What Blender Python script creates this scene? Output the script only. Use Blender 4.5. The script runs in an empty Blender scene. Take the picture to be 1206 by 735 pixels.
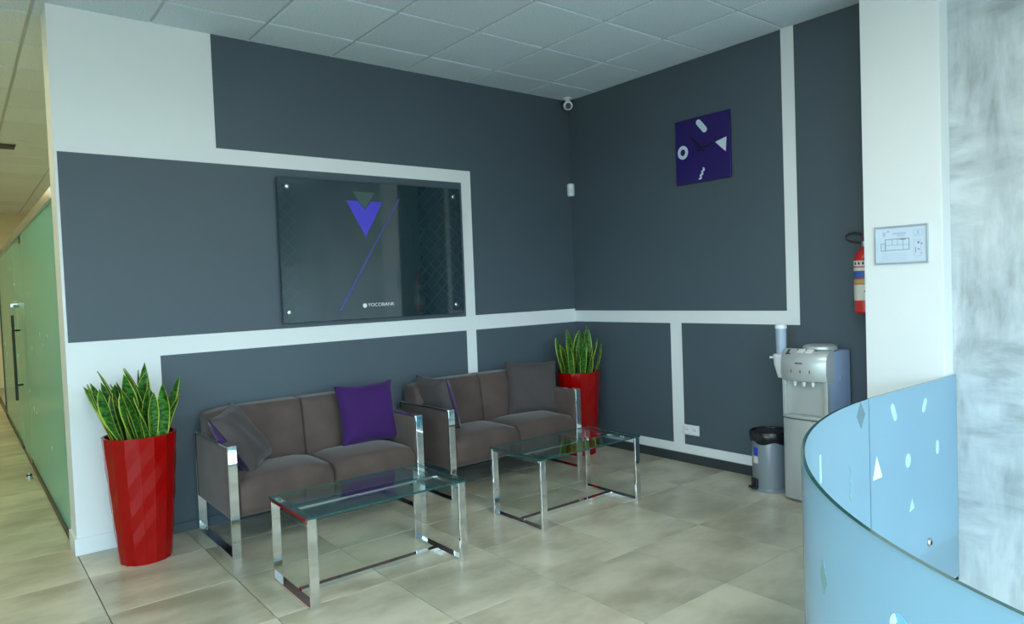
import bpy, bmesh, math, random
from mathutils import Vector, Matrix
random.seed(7)
sc = bpy.context.scene
COL = sc.collection

# ------------------------------------------------------------------ camera
CAM = Vector((-4.5987, -4.7774, 1.4702))
YAW, PITCH, ROLL, FPX = 0.67589, -0.0341, -0.03814, 820.46
fw = Vector((math.sin(YAW)*math.cos(PITCH), math.cos(YAW)*math.cos(PITCH), math.sin(PITCH)))
rt0 = Vector((math.cos(YAW), -math.sin(YAW), 0))
up0 = rt0.cross(fw)
rt = math.cos(ROLL)*rt0 + math.sin(ROLL)*up0
up = -math.sin(ROLL)*rt0 + math.cos(ROLL)*up0
cd = bpy.data.cameras.new('camera')
cam = bpy.data.objects.new('camera', cd); COL.objects.link(cam)
M4 = Matrix((rt, up, -fw)).transposed().to_4x4(); M4.translation = CAM
cam.matrix_world = M4
cd.sensor_fit = 'HORIZONTAL'; cd.sensor_width = 36; cd.lens = FPX*36/1206
cd.clip_start = 0.05
sc.camera = cam

# ------------------------------------------------------------------ world, light, exposure
sc.view_settings.view_transform = 'Standard'
sc.view_settings.look = 'None'
sc.view_settings.exposure = 0.0
sc.view_settings.gamma = 1.0
sc.view_settings.use_curve_mapping = False
w = bpy.data.worlds.new('sky'); sc.world = w; w.use_nodes = True
SKY, GROUND = 9.2, 1.9                          # overcast sky above the horizon, street below it
wn = w.node_tree
geo = wn.nodes.new('ShaderNodeTexCoord'); sep = wn.nodes.new('ShaderNodeSeparateXYZ'); wn.links.new(geo.outputs['Generated'], sep.inputs[0])
mr_ = wn.nodes.new('ShaderNodeMapRange'); mr_.inputs['From Min'].default_value = -.02; mr_.inputs['From Max'].default_value = .04; wn.links.new(sep.outputs['Z'], mr_.inputs['Value'])
mx_ = wn.nodes.new('ShaderNodeMix'); mx_.data_type = 'RGBA'; wn.links.new(mr_.outputs['Result'], mx_.inputs['Factor'])
mx_.inputs['A'].default_value = (GROUND*.82, GROUND*.95, GROUND*.92, 1); mx_.inputs['B'].default_value = (SKY*.66, SKY*.90, SKY*1.04, 1)
wn.links.new(mx_.outputs['Result'], wn.nodes['Background'].inputs[0]); wn.nodes['Background'].inputs[1].default_value = 1.0

def portal(name, loc, rot, sx, sy):
    """marks a window opening so that the sky is sampled through it"""
    l = bpy.data.lights.new(name, 'AREA'); l.shape = 'RECTANGLE'; l.size = sx; l.size_y = sy
    l.cycles.is_portal = True
    o = bpy.data.objects.new(name, l); COL.objects.link(o)
    o.location = loc; o.rotation_euler = rot
    return o
portal('daylight_front', (-5.2, -7.42, 1.6), (math.radians(90), 0, 0), 3.4, 2.9)
portal('daylight_stairwell', (-1.8, -7.42, -.15), (math.radians(90), 0, 0), 2.9, 4.5)
portal('daylight_left', (-7.27, -5.1, 1.6), (math.radians(90), 0, math.radians(-90)), 3.6, 2.6)

# ------------------------------------------------------------------ materials
def rgb(c, a=1.0): return (c[0], c[1], c[2], a)
def s2l(*c):
    return tuple((v/255/12.92 if v/255 <= .04045 else ((v/255+.055)/1.055)**2.4) for v in c)
MATS = {}
def newmat(name):
    m = bpy.data.materials.new(name); m.use_nodes = True
    nt = m.node_tree; b = nt.nodes['Principled BSDF']; MATS[name] = m
    return m, nt, b
def N(nt, t, **kw):
    n = nt.nodes.new(t)
    for k, v in kw.items(): setattr(n, k, v)
    return n
def plain(name, col, rough=.5, metal=0., var=.06, scale=8., bump=0., bscale=60., coat=0., spec=.5, ior=None, sheen=0.):
    """principled with a little procedural tone variation and fine relief"""
    m, nt, b = newmat(name)
    tc = N(nt, 'ShaderNodeTexCoord')
    nz = N(nt, 'ShaderNodeTexNoise'); nz.inputs['Scale'].default_value = scale; nz.inputs['Detail'].default_value = 4
    nt.links.new(tc.outputs['Object'], nz.inputs['Vector'])
    mx = N(nt, 'ShaderNodeMix', data_type='RGBA')
    mx.inputs['A'].default_value = rgb([c*(1-var) for c in col]); mx.inputs['B'].default_value = rgb([min(1, c*(1+var)) for c in col])
    nt.links.new(nz.outputs['Fac'], mx.inputs['Factor'])
    nt.links.new(mx.outputs['Result'], b.inputs['Base Color'])
    b.inputs['Roughness'].default_value = rough; b.inputs['Metallic'].default_value = metal
    b.inputs['Coat Weight'].default_value = coat; b.inputs['Specular IOR Level'].default_value = spec
    if ior: b.inputs['IOR'].default_value = ior
    if sheen:
        b.inputs['Sheen Weight'].default_value = sheen; b.inputs['Sheen Roughness'].default_value = .4
    if bump:
        n2 = N(nt, 'ShaderNodeTexNoise'); n2.inputs['Scale'].default_value = bscale; n2.inputs['Detail'].default_value = 3
        nt.links.new(tc.outputs['Object'], n2.inputs['Vector'])
        bp = N(nt, 'ShaderNodeBump'); bp.inputs['Strength'].default_value = bump; bp.inputs['Distance'].default_value = .004
        nt.links.new(n2.outputs['Fac'], bp.inputs['Height']); nt.links.new(bp.outputs['Normal'], b.inputs['Normal'])
    return m

plain('white_paint', (.80, .82, .82), .55, var=.02, bump=.05, bscale=120)
plain('grey_paint', (.075, .101, .123), .5, var=.05, scale=2, bump=.08, bscale=150, spec=.4)
plain('dark_skirting', (.035, .045, .05), .4)
plain('white_skirting', (.80, .83, .85), .35, var=.02)
plain('ceiling_bar', (.46, .50, .51), .6, var=.03)  # white bars, greyed: the shade of the gaps is put into their colour
plain('ceiling_slab', (.5, .5, .5), .8)
plain('chrome', (.82, .83, .84), .06, metal=1., var=.02)
plain('steel', (.55, .57, .60), .28, metal=1., var=.04)
plain('silver_plastic', (.50, .52, .52), .32, metal=.35, var=.03)
plain('bin_steel', (.30, .35, .41), .3, metal=.45, var=.05)
plain('blue_grey_side', (.36, .47, .68), .35, metal=.1, var=.05)
plain('suede', (.096, .068, .060), .85, var=.42, scale=6, bump=.25, bscale=240, spec=.2, sheen=.25)
plain('pillow_grey', (.076, .062, .062), .9, var=.10, scale=20, bump=.4, bscale=320, spec=.15, sheen=.2)
plain('purple_velvet', (.045, .012, .098), .8, var=.2, scale=9, bump=.2, bscale=200, spec=.15, sheen=.35)
plain('red_gloss', (.30, .002, .0015), .17, var=.05, spec=.25)
plain('soil', (.03, .022, .015), .95, var=.4, scale=60, bump=1., bscale=90)
plain('black_plastic', (.012, .013, .015), .35)
plain('bag_black', (.010, .010, .012), .28, var=.3, bump=.8, bscale=40)
plain('white_plastic', (.78, .80, .82), .35, var=.02)
plain('dark_hole', (.01, .01, .012), .6)
plain('sign_blue', (.075, .06, .62), .3, var=.03)
plain('sign_green', (.055, .105, .095), .35, var=.05)
plain('sign_line', (.055, .075, .30), .3, var=.05)
plain('lettering_white', (.75, .80, .82), .4, var=.01)
plain('clock_purple', (.021, .008, .125), .35, var=.15, scale=5)
plain('clock_hand', (.008, .006, .02), .4)
plain('clock_mark', (.62, .70, .80), .4, var=.02)
plain('extinguisher_red', (.62, .018, .012), .3, var=.05, coat=.4)
plain('label_white', (.72, .70, .64), .6, var=.08, scale=90)
plain('label_blue', (.05, .12, .42), .5, var=.1)
plain('label_yellow', (.55, .36, .10), .5, var=.15, scale=60)
plain('label_dark', (.05, .04, .04), .5)
plain('frame_silver', (.50, .55, .62), .35, metal=.5, var=.04)
plain('paper', (.62, .72, .84), .35, var=.02, coat=.4)
plain('print_ink', (.18, .26, .34), .5, var=.1)
plain('print_pale', (.45, .52, .68), .5, var=.1)
plain('sticker_white', (.82, .90, .88), .5, var=.03)
plain('sticker_dark', (.13, .22, .26), .4, var=.1)
plain('sticker_pale', (.50, .74, .80), .45, var=.05)
plain('sticker_dim', (.24, .44, .46), .45, var=.05)
plain('sticker_cyan', (.25, .62, .82), .4, var=.03)
plain('glass_edge', (.010, .07, .065), .12, var=.1, coat=.5)
plain('blue_tag', (.03, .06, .55), .4, var=.1)
plain('door_metal', (.32, .30, .26), .35, metal=.9)
plain('bronze_dark', (.03, .035, .03), .35, metal=.6)
plain('warm_wall', (.70, .66, .52), .7, var=.03)
plain('stair_floor', (.45, .45, .43), .5, var=.1)
plain('cup_clear', (.34, .42, .52), .2, var=.05, coat=.5)

def m_ceiling():
    m, nt, b = newmat('ceiling_tile')
    tc = N(nt, 'ShaderNodeTexCoord'); oi = N(nt, 'ShaderNodeObjectInfo')
    nz = N(nt, 'ShaderNodeTexNoise'); nz.inputs['Scale'].default_value = 90; nz.inputs['Detail'].default_value = 5
    nt.links.new(tc.outputs['Object'], nz.inputs['Vector'])
    cr = N(nt, 'ShaderNodeValToRGB'); cr.color_ramp.elements[0].position = .32; cr.color_ramp.elements[1].position = .6
    cr.color_ramp.elements[0].color = (.58, .67, .73, 1); cr.color_ramp.elements[1].color = (.70, .79, .86, 1)
    nt.links.new(nz.outputs['Fac'], cr.inputs['Fac'])
    hs = N(nt, 'ShaderNodeHueSaturation'); mr = N(nt, 'ShaderNodeMapRange')
    mr.inputs['To Min'].default_value = .94; mr.inputs['To Max'].default_value = 1.05
    nt.links.new(oi.outputs['Random'], mr.inputs['Value']); nt.links.new(mr.outputs['Result'], hs.inputs['Value'])
    nt.links.new(cr.outputs['Color'], hs.inputs['Color']); nt.links.new(hs.outputs['Color'], b.inputs['Base Color'])
    b.inputs['Roughness'].default_value = .9
    bp = N(nt, 'ShaderNodeBump'); bp.inputs['Strength'].default_value = .35; bp.inputs['Distance'].default_value = .004
    nt.links.new(nz.outputs['Fac'], bp.inputs['Height']); nt.links.new(bp.outputs['Normal'], b.inputs['Normal'])
m_ceiling()

def m_floor():
    m, nt, b = newmat('floor_tile')
    tc = N(nt, 'ShaderNodeTexCoord'); oi = N(nt, 'ShaderNodeObjectInfo')
    sc_ = N(nt, 'ShaderNodeVectorMath', operation='SCALE'); sc_.inputs['Scale'].default_value = 23.7
    cmb = N(nt, 'ShaderNodeCombineXYZ')
    for k in 'XYZ': nt.links.new(oi.outputs['Random'], cmb.inputs[k])
    nt.links.new(cmb.outputs[0], sc_.inputs[0])
    ad = N(nt, 'ShaderNodeVectorMath', operation='ADD')
    nt.links.new(tc.outputs['Object'], ad.inputs[0]); nt.links.new(sc_.outputs[0], ad.inputs[1])
    mp = N(nt, 'ShaderNodeMapping'); mp.inputs['Scale'].default_value = (1.0, 1.6, 1)
    nt.links.new(ad.outputs[0], mp.inputs['Vector'])
    n1 = N(nt, 'ShaderNodeTexNoise'); n1.inputs['Scale'].default_value = 2.6; n1.inputs['Detail'].default_value = 2.5; n1.inputs['Roughness'].default_value = .45; n1.inputs['Distortion'].default_value = 0
    nt.links.new(mp.outputs[0], n1.inputs['Vector'])
    n3 = N(nt, 'ShaderNodeTexNoise'); n3.inputs['Scale'].default_value = 16; n3.inputs['Detail'].default_value = 5
    nt.links.new(mp.outputs[0], n3.inputs['Vector'])
    mxn = N(nt, 'ShaderNodeMix'); mxn.inputs['Factor'].default_value = .20
    nt.links.new(n1.outputs['Fac'], mxn.inputs['A']); nt.links.new(n3.outputs['Fac'], mxn.inputs['B'])
    cr = N(nt, 'ShaderNodeValToRGB'); cr.color_ramp.interpolation = 'EASE'
    e = cr.color_ramp.elements; e[0].position = .24; e[0].color = (.33, .305, .22, 1); e[1].position = .70; e[1].color = (.60, .565, .445, 1)
    nt.links.new(mxn.outputs['Result'], cr.inputs['Fac'])
    hs = N(nt, 'ShaderNodeHueSaturation'); mr = N(nt, 'ShaderNodeMapRange')
    mr.inputs['To Min'].default_value = .92; mr.inputs['To Max'].default_value = 1.08
    nt.links.new(oi.outputs['Random'], mr.inputs['Value']); nt.links.new(mr.outputs['Result'], hs.inputs['Value'])
    nt.links.new(cr.outputs['Color'], hs.inputs['Color']); nt.links.new(hs.outputs['Color'], b.inputs['Base Color'])
    mr2 = N(nt, 'ShaderNodeMapRange'); mr2.inputs['To Min'].default_value = .26; mr2.inputs['To Max'].default_value = .32
    nt.links.new(n1.outputs['Fac'], mr2.inputs['Value']); nt.links.new(mr2.outputs['Result'], b.inputs['Roughness'])
    plain('grout', (.13, .125, .10), .9)
m_floor()

def m_concrete():
    m, nt, b = newmat('plaster_concrete')
    tc = N(nt, 'ShaderNodeTexCoord')
    base = N(nt, 'ShaderNodeTexNoise'); base.inputs['Scale'].default_value = 1.6; base.inputs['Detail'].default_value = 6; base.inputs['Roughness'].default_value = .6
    nt.links.new(tc.outputs['Object'], base.inputs['Vector'])
    st = []
    for rot, s in ((.25, (1, 1.1, 3.6)), (-.2, (1, 3.8, 1.0))):      # trowel strokes: flatter in places, steeper in others
        mp = N(nt, 'ShaderNodeMapping'); mp.inputs['Scale'].default_value = s; mp.inputs['Rotation'].default_value = (rot, 0, 0)
        nt.links.new(tc.outputs['Object'], mp.inputs['Vector'])
        nz = N(nt, 'ShaderNodeTexNoise'); nz.inputs['Scale'].default_value = 2.4; nz.inputs['Detail'].default_value = 9; nz.inputs['Roughness'].default_value = .62; nz.inputs['Distortion'].default_value = .25
        nt.links.new(mp.outputs[0], nz.inputs['Vector']); st.append(nz.outputs['Fac'])
    big = N(nt, 'ShaderNodeTexNoise'); big.inputs['Scale'].default_value = 2.3; big.inputs['Detail'].default_value = 1
    nt.links.new(tc.outputs['Object'], big.inputs['Vector'])
    mk_ = N(nt, 'ShaderNodeMapRange'); mk_.inputs['From Min'].default_value = .42; mk_.inputs['From Max'].default_value = .58
    nt.links.new(big.outputs['Fac'], mk_.inputs['Value'])
    m1 = N(nt, 'ShaderNodeMix'); nt.links.new(mk_.outputs['Result'], m1.inputs['Factor']); nt.links.new(st[0], m1.inputs['A']); nt.links.new(st[1], m1.inputs['B'])
    m2 = N(nt, 'ShaderNodeMix'); m2.inputs['Factor'].default_value = .35; nt.links.new(m1.outputs['Result'], m2.inputs['A']); nt.links.new(base.outputs['Fac'], m2.inputs['B'])
    acc = m2.outputs['Result']
    cr = N(nt, 'ShaderNodeValToRGB'); e = cr.color_ramp.elements
    e[0].position = .37; e[0].color = (.33, .36, .37, 1); e[1].position = .58; e[1].color = (.60, .64, .655, 1)
    x = e.new(.46); x.color = (.45, .49, .51, 1)
    nt.links.new(acc, cr.inputs['Fac']); nt.links.new(cr.outputs['Color'], b.inputs['Base Color'])
    b.inputs['Roughness'].default_value = .5
    bp = N(nt, 'ShaderNodeBump'); bp.inputs['Strength'].default_value = .25; bp.inputs['Distance'].default_value = .006
    nt.links.new(acc, bp.inputs['Height']); nt.links.new(bp.outputs['Normal'], b.inputs['Normal'])
m_concrete()

def two_sided_fresnel(nt, ior):
    """the same reflectance on the entering and the leaving face of a thin slab"""
    f = N(nt, 'ShaderNodeFresnel'); g = N(nt, 'ShaderNodeNewGeometry')
    mr = N(nt, 'ShaderNodeMapRange'); mr.inputs['To Min'].default_value = ior; mr.inputs['To Max'].default_value = 1/ior
    nt.links.new(g.outputs['Backfacing'], mr.inputs['Value']); nt.links.new(mr.outputs['Result'], f.inputs['IOR'])
    return f
def m_clear(name, tint, ior=1.5, boost=1.0):
    m = bpy.data.materials.new(name); m.use_nodes = True; nt = m.node_tree; nt.nodes.clear(); MATS[name] = m
    o = N(nt, 'ShaderNodeOutputMaterial'); t = N(nt, 'ShaderNodeBsdfTransparent'); t.inputs[0].default_value = rgb(tint)
    g = N(nt, 'ShaderNodeBsdfGlossy'); g.inputs['Roughness'].default_value = .015; g.inputs['Color'].default_value = (.95, 1, 1, 1)
    f = two_sided_fresnel(nt, ior)
    mm = N(nt, 'ShaderNodeMath', operation='MULTIPLY'); mm.inputs[1].default_value = boost; mm.use_clamp = True
    mx = N(nt, 'ShaderNodeMixShader')
    nt.links.new(f.outputs[0], mm.inputs[0]); nt.links.new(mm.outputs[0], mx.inputs[0])
    nt.links.new(t.outputs[0], mx.inputs[1]); nt.links.new(g.outputs[0], mx.inputs[2]); nt.links.new(mx.outputs[0], o.inputs[0])
m_clear('table_glass', (.84, .94, .92), 1.55)
m_clear('window_glass', (.95, .98, .98), 1.45)

def m_frost(name, dif, trans, tfac, gl=.12, rough=.2):
    m = bpy.data.materials.new(name); m.use_nodes = True; nt = m.node_tree; nt.nodes.clear(); MATS[name] = m
    o = N(nt, 'ShaderNodeOutputMaterial')
    tc = N(nt, 'ShaderNodeTexCoord'); nz = N(nt, 'ShaderNodeTexNoise'); nz.inputs['Scale'].default_value = 3
    nt.links.new(tc.outputs['Object'], nz.inputs['Vector'])
    mc = N(nt, 'ShaderNodeMix', data_type='RGBA'); mc.inputs['A'].default_value = rgb([c*.95 for c in dif]); mc.inputs['B'].default_value = rgb([min(1, c*1.05) for c in dif])
    nt.links.new(nz.outputs['Fac'], mc.inputs['Factor'])
    d = N(nt, 'ShaderNodeBsdfDiffuse'); nt.links.new(mc.outputs['Result'], d.inputs[0])
    t = N(nt, 'ShaderNodeBsdfTranslucent'); t.inputs[0].default_value = rgb(trans)
    g = N(nt, 'ShaderNodeBsdfGlossy'); g.inputs['Roughness'].default_value = rough
    f = two_sided_fresnel(nt, 1.45)
    mx = N(nt, 'ShaderNodeMixShader'); mx.inputs[0].default_value = tfac
    nt.links.new(d.outputs[0], mx.inputs[1]); nt.links.new(t.outputs[0], mx.inputs[2])
    m2 = N(nt, 'ShaderNodeMixShader'); nt.links.new(f.outputs[0], m2.inputs[0])
    nt.links.new(mx.outputs[0], m2.inputs[1]); nt.links.new(g.outputs[0], m2.inputs[2]); nt.links.new(m2.outputs[0], o.inputs[0])
m_frost('frosted_cyan', (.37, .585, .72), (.57, .78, .90), .45)
m_frost('frosted_green', (.20, .74, .74), (.36, 1.0, 1.0), .5)

def m_sign():
    m, nt, b = newmat('sign_glass')
    tc = N(nt, 'ShaderNodeTexCoord'); sp = N(nt, 'ShaderNodeSeparateXYZ'); nt.links.new(tc.outputs['Object'], sp.inputs[0])
    def mth(op, a, b_=None, v=None):
        n = N(nt, 'ShaderNodeMath', operation=op)
        nt.links.new(a, n.inputs[0])
        if b_ is not None: nt.links.new(b_, n.inputs[1])
        if v is not None: n.inputs[1].default_value = v
        return n.outputs[0]
    X, Z = sp.outputs['X'], sp.outputs['Z']
    # printed lattice of small diamonds along both ends of the board
    a1 = mth('ADD', X, Z); a2 = mth('SUBTRACT', X, Z)
    def tri(v):
        q = mth('MULTIPLY', v, v=10.); q = mth('FRACT', q); q = mth('SUBTRACT', q, v=.5); return mth('ABSOLUTE', q)
    lat = mth('MINIMUM', tri(a1), tri(a2)); lat = mth('LESS_THAN', lat, v=.075)
    ax = mth('SUBTRACT', X, v=-.14); ax = mth('ABSOLUTE', ax); msk = mth('GREATER_THAN', ax, v=.50); lat = mth('MULTIPLY', lat, msk)
    mx = N(nt, 'ShaderNodeMix', data_type='RGBA'); mx.inputs['A'].default_value = (.011, .032, .040, 1); mx.inputs['B'].default_value = (.017, .040, .048, 1)
    nt.links.new(lat, mx.inputs['Factor']); nt.links.new(mx.outputs['Result'], b.inputs['Base Color'])
    b.inputs['Roughness'].default_value = .04; b.inputs['IOR'].default_value = 1.75
m_sign()

def m_leaf():
    m, nt, b = newmat('snake_leaf')
    uv = N(nt, 'ShaderNodeUVMap'); sp = N(nt, 'ShaderNodeSeparateXYZ'); nt.links.new(uv.outputs[0], sp.inputs[0])
    oi = N(nt, 'ShaderNodeObjectInfo')
    mp = N(nt, 'ShaderNodeMapping'); mp.inputs['Scale'].default_value = (1.5, 16, 1)
    nt.links.new(uv.outputs[0], mp.inputs['Vector'])
    nz = N(nt, 'ShaderNodeTexNoise', noise_dimensions='4D'); nz.inputs['Scale'].default_value = 1.6; nz.inputs['Detail'].default_value = 4
    ml = N(nt, 'ShaderNodeMath', operation='MULTIPLY'); ml.inputs[1].default_value = 50
    nt.links.new(oi.outputs['Random'], ml.inputs[0]); nt.links.new(ml.outputs[0], nz.inputs['W']); nt.links.new(mp.outputs[0], nz.inputs['Vector'])
    cr = N(nt, 'ShaderNodeValToRGB'); e = cr.color_ramp.elements
    e[0].position = .38; e[0].color = (.006, .040, .005, 1); e[1].position = .68; e[1].color = (.060, .23, .022, 1)
    nt.links.new(nz.outputs['Fac'], cr.inputs['Fac'])
    su = N(nt, 'ShaderNodeMath', operation='SUBTRACT'); su.inputs[1].default_value = .5; nt.links.new(sp.outputs['X'], su.inputs[0])
    ab = N(nt, 'ShaderNodeMath', operation='ABSOLUTE'); nt.links.new(su.outputs[0], ab.inputs[0])
    mr = N(nt, 'ShaderNodeMapRange'); mr.inputs['From Min'].default_value = .40; mr.inputs['From Max'].default_value = .45
    nt.links.new(ab.outputs[0], mr.inputs['Value'])
    mx = N(nt, 'ShaderNodeMix', data_type='RGBA'); mx.inputs['B'].default_value = (.40, .47, .07, 1)
    nt.links.new(mr.outputs['Result'], mx.inputs['Factor']); nt.links.new(cr.outputs['Color'], mx.inputs['A'])
    nt.links.new(mx.outputs['Result'], b.inputs['Base Color'])
    b.inputs['Roughness'].default_value = .45; b.inputs['Specular IOR Level'].default_value = .25
m_leaf()

def m_emit(name, col, st):
    m = bpy.data.materials.new(name); m.use_nodes = True; nt = m.node_tree; nt.nodes.clear(); MATS[name] = m
    o = N(nt, 'ShaderNodeOutputMaterial'); e = N(nt, 'ShaderNodeEmission'); e.inputs[0].default_value = rgb(col); e.inputs[1].default_value = st
    nt.links.new(e.outputs[0], o.inputs[0])
m_emit('lamp_warm', (1.0, .86, .44), 21.0)
m_emit('lamp_office', (1.0, .86, .44), 48.0)

m_emit('lamp_white', (1.0, .95, .80), 22.0)

# ------------------------------------------------------------------ mesh helpers
class MB:
    def __init__(s): s.v = []; s.f = []; s.m = []; s.uv = None
    def add(s, vs, fs, mi=0):
        o = len(s.v); s.v += [tuple(v) for v in vs]; s.f += [tuple(i+o for i in f) for f in fs]; s.m += [mi]*len(fs)
        return s
    def box(s, x0, x1, y0, y1, z0, z1, mi=0):
        x0, x1 = min(x0, x1), max(x0, x1); y0, y1 = min(y0, y1), max(y0, y1); z0, z1 = min(z0, z1), max(z0, z1)
        return s.add([(x0,y0,z0),(x1,y0,z0),(x1,y1,z0),(x0,y1,z0),(x0,y0,z1),(x1,y0,z1),(x1,y1,z1),(x0,y1,z1)],
              [(0,3,2,1),(4,5,6,7),(0,1,5,4),(1,2,6,5),(2,3,7,6),(3,0,4,7)], mi)
    def prism(s, poly, axis, a, b, mi=0, side=None):
        """extrude a 2-D polygon along an axis. axis 'z': (x,y); 'y': (x,z); 'x': (y,z)"""
        n = len(poly)
        def P(p, h): return {'z': (p[0], p[1], h), 'y': (p[0], h, p[1]), 'x': (h, p[0], p[1])}[axis]
        vs = [P(p, a) for p in poly]+[P(p, b) for p in poly]
        s.add(vs, [tuple(range(n)), tuple(range(2*n-1, n-1, -1))], mi)
        o = len(s.v)-2*n
        for i in range(n):
            s.f.append((o+i, o+(i+1) % n, o+n+(i+1) % n, o+n+i)); s.m.append(mi if side is None else side)
        return s
    def rings(s, rings, closed=True, cap0=True, cap1=True, mi=0):
        o = len(s.v); n = len(rings[0])
        for r in rings: s.v += [tuple(p) for p in r]
        for k in range(len(rings)-1):
            for i in range(n if closed else n-1):
                j = (i+1) % n
                s.f.append((o+k*n+i, o+k*n+j, o+(k+1)*n+j, o+(k+1)*n+i)); s.m.append(mi)
        if cap0: s.f.append(tuple(o+i for i in reversed(range(n)))); s.m.append(mi)
        if cap1: s.f.append(tuple(o+(len(rings)-1)*n+i for i in range(n))); s.m.append(mi)
        return s
    def lathe(s, prof, n=24, c=(0, 0, 0), axis='z', cap0=True, cap1=True, mi=0):
        R = []
        for r, h in prof:
            ring = []
            for i in range(n):
                a = 2*math.pi*i/n; x, y = r*math.cos(a), r*math.sin(a)
                p = {'z': (x, y, h), 'x': (h, x, y), 'y': (x, h, y)}[axis]
                ring.append((p[0]+c[0], p[1]+c[1], p[2]+c[2]))
            R.append(ring)
        return s.rings(R, True, cap0, cap1, mi)
    def tube(s, path, r, n=8, mi=0):
        R = []
        path = [Vector(p) for p in path]
        for i, p in enumerate(path):
            t = (path[min(i+1, len(path)-1)]-path[max(i-1, 0)]).normalized()
            ref = Vector((0, 0, 1)) if abs(t.z) < .9 else Vector((1, 0, 0))
            a = t.cross(ref).normalized(); b = t.cross(a)
            rr = r[i] if isinstance(r, (list, tuple)) else r
            R.append([p+a*rr*math.cos(2*math.pi*k/n)+b*rr*math.sin(2*math.pi*k/n) for k in range(n)])
        return s.rings(R, True, True, True, mi)
    def rbox(s, x0, x1, y0, y1, z0, z1, r, n=5, fn=None, mi=0):
        """rounded box on a cube grid; fn deforms (u,v,w in -1..1, point)"""
        c = Vector(((x0+x1)/2, (y0+y1)/2, (z0+z1)/2)); h = Vector(((x1-x0)/2, (y1-y0)/2, (z1-z0)/2))
        r = min(r, h.x*.999, h.y*.999, h.z*.999)
        def coords(hh):
            k = [-1+.0]
            arc = [-hh+r*(i/n) for i in range(n+1)]
            mid = 6
            inner = [-(hh-r)+2*(hh-r)*i/mid for i in range(1, mid)]
            return arc+inner+[-a for a in reversed(arc)]
        idx = {}
        def vert(p):
            key = (round(p[0], 6), round(p[1], 6), round(p[2], 6))
            if key in idx: return idx[key]
            q = Vector(p); inn = Vector([max(-(h[i]-r), min(h[i]-r, q[i])) for i in range(3)])
            d = q-inn
            # map cube shell to rounded shell
            if d.length > 1e-9:
                e = Vector([d[i]/r for i in range(3)])
                mxx = max(abs(e.x), abs(e.y), abs(e.z))
                e2 = Vector([math.tan(math.pi/4*v) for v in e])
                if mxx > 1e-9: d = e2.normalized()*r*mxx
            o = inn+d
            if fn: o = Vector(fn(q.x/h.x, q.y/h.y, q.z/h.z, o))
            s.v.append(tuple(o+c)); idx[key] = len(s.v)-1
            return idx[key]
        for ax in range(3):
            a, b = [(1, 2), (2, 0), (0, 1)][ax]
            A, B = coords(h[a]), coords(h[b])
            for sg in (-1, 1):
                for i in range(len(A)-1):
                    for j in range(len(B)-1):
                        q = []
                        for (ii, jj) in ((i, j), (i+1, j), (i+1, j+1), (i, j+1)):
                            p = [0, 0, 0]; p[ax] = sg*h[ax]; p[a] = A[ii]; p[b] = B[jj]; q.append(vert(p))
                        if sg < 0: q.reverse()
                        s.f.append(tuple(q)); s.m.append(mi)
        return s
    def mesh(s, name, mats, bevel=0, smooth=False, bseg=2):
        me = bpy.data.meshes.new(name); me.from_pydata(s.v, [], s.f)
        for m in (mats if isinstance(mats, (list, tuple)) else [mats]): me.materials.append(MATS[m])
        me.polygons.foreach_set('material_index', s.m)
        bm = bmesh.new(); bm.from_mesh(me)
        bmesh.ops.recalc_face_normals(bm, faces=bm.faces)
        if bevel: bmesh.ops.bevel(bm, geom=[e for e in bm.edges if e.is_manifold and e.calc_face_angle(0) > .5], offset=bevel, segments=bseg, profile=.5, affect='EDGES')
        bm.to_mesh(me); bm.free()
        if smooth:
            for p in me.polygons: p.use_smooth = True
            try: me.set_sharp_from_angle(angle=math.radians(38))
            except Exception: pass
        me.update()
        return me
    def build(s, name, mats, parent=None, bevel=0, smooth=False, loc=None, bseg=2):
        return link(name, s.mesh(name, mats, bevel, smooth, bseg), parent, loc)

def link(name, me, parent=None, loc=None, rot=None):
    o = bpy.data.objects.new(name, me); COL.objects.link(o)
    if parent is not None: o.parent = parent
    if loc is not None: o.location = loc
    if rot is not None: o.rotation_euler = rot
    return o
def thing(name, label, cat, loc=(0, 0, 0), rz=0, group=None):
    o = bpy.data.objects.new(name, None); COL.objects.link(o); o.empty_display_size = .1
    o.location = loc; o.rotation_euler = (0, 0, rz)
    return tag(o, label, cat, group)
def tag(o, label, cat=None, group=None):
    o['label'] = label
    if cat: o['category'] = cat
    if group: o['group'] = group
    return o
def struct(o, label):
    o['kind'] = 'structure'; o['label'] = label; return o
def copy_tree(o, parent=None):
    c = o.copy(); COL.objects.link(c); c.parent = parent
    for ch in [x for x in bpy.data.objects if x.parent == o]: copy_tree(ch, c)
    return c
def text_mesh(txt, size, extrude, mat, width=None):
    cu = bpy.data.curves.new('txt', 'FONT'); cu.body = txt; cu.size = size; cu.extrude = extrude; cu.align_x = 'CENTER'; cu.align_y = 'CENTER'
    o = bpy.data.objects.new('txt', cu); COL.objects.link(o)
    dg = bpy.context.evaluated_depsgraph_get(); me = bpy.data.meshes.new_from_object(o.evaluated_get(dg))
    bpy.data.objects.remove(o); bpy.data.curves.remove(cu)
    if width:
        xs = [v.co.x for v in me.vertices]; k = width/(max(xs)-min(xs))
        for v in me.vertices: v.co.x *= k
    me.materials.clear(); me.materials.append(MATS[mat])
    return me

# ------------------------------------------------------------------ the setting
H = 3.20
XL, XW, YS, YN = -4.10, -7.05, -7.2, 11.0     # end of the back wall, window wall, front wall, far end of the corridor
XC = -5.87                                    # far side of the corridor
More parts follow.
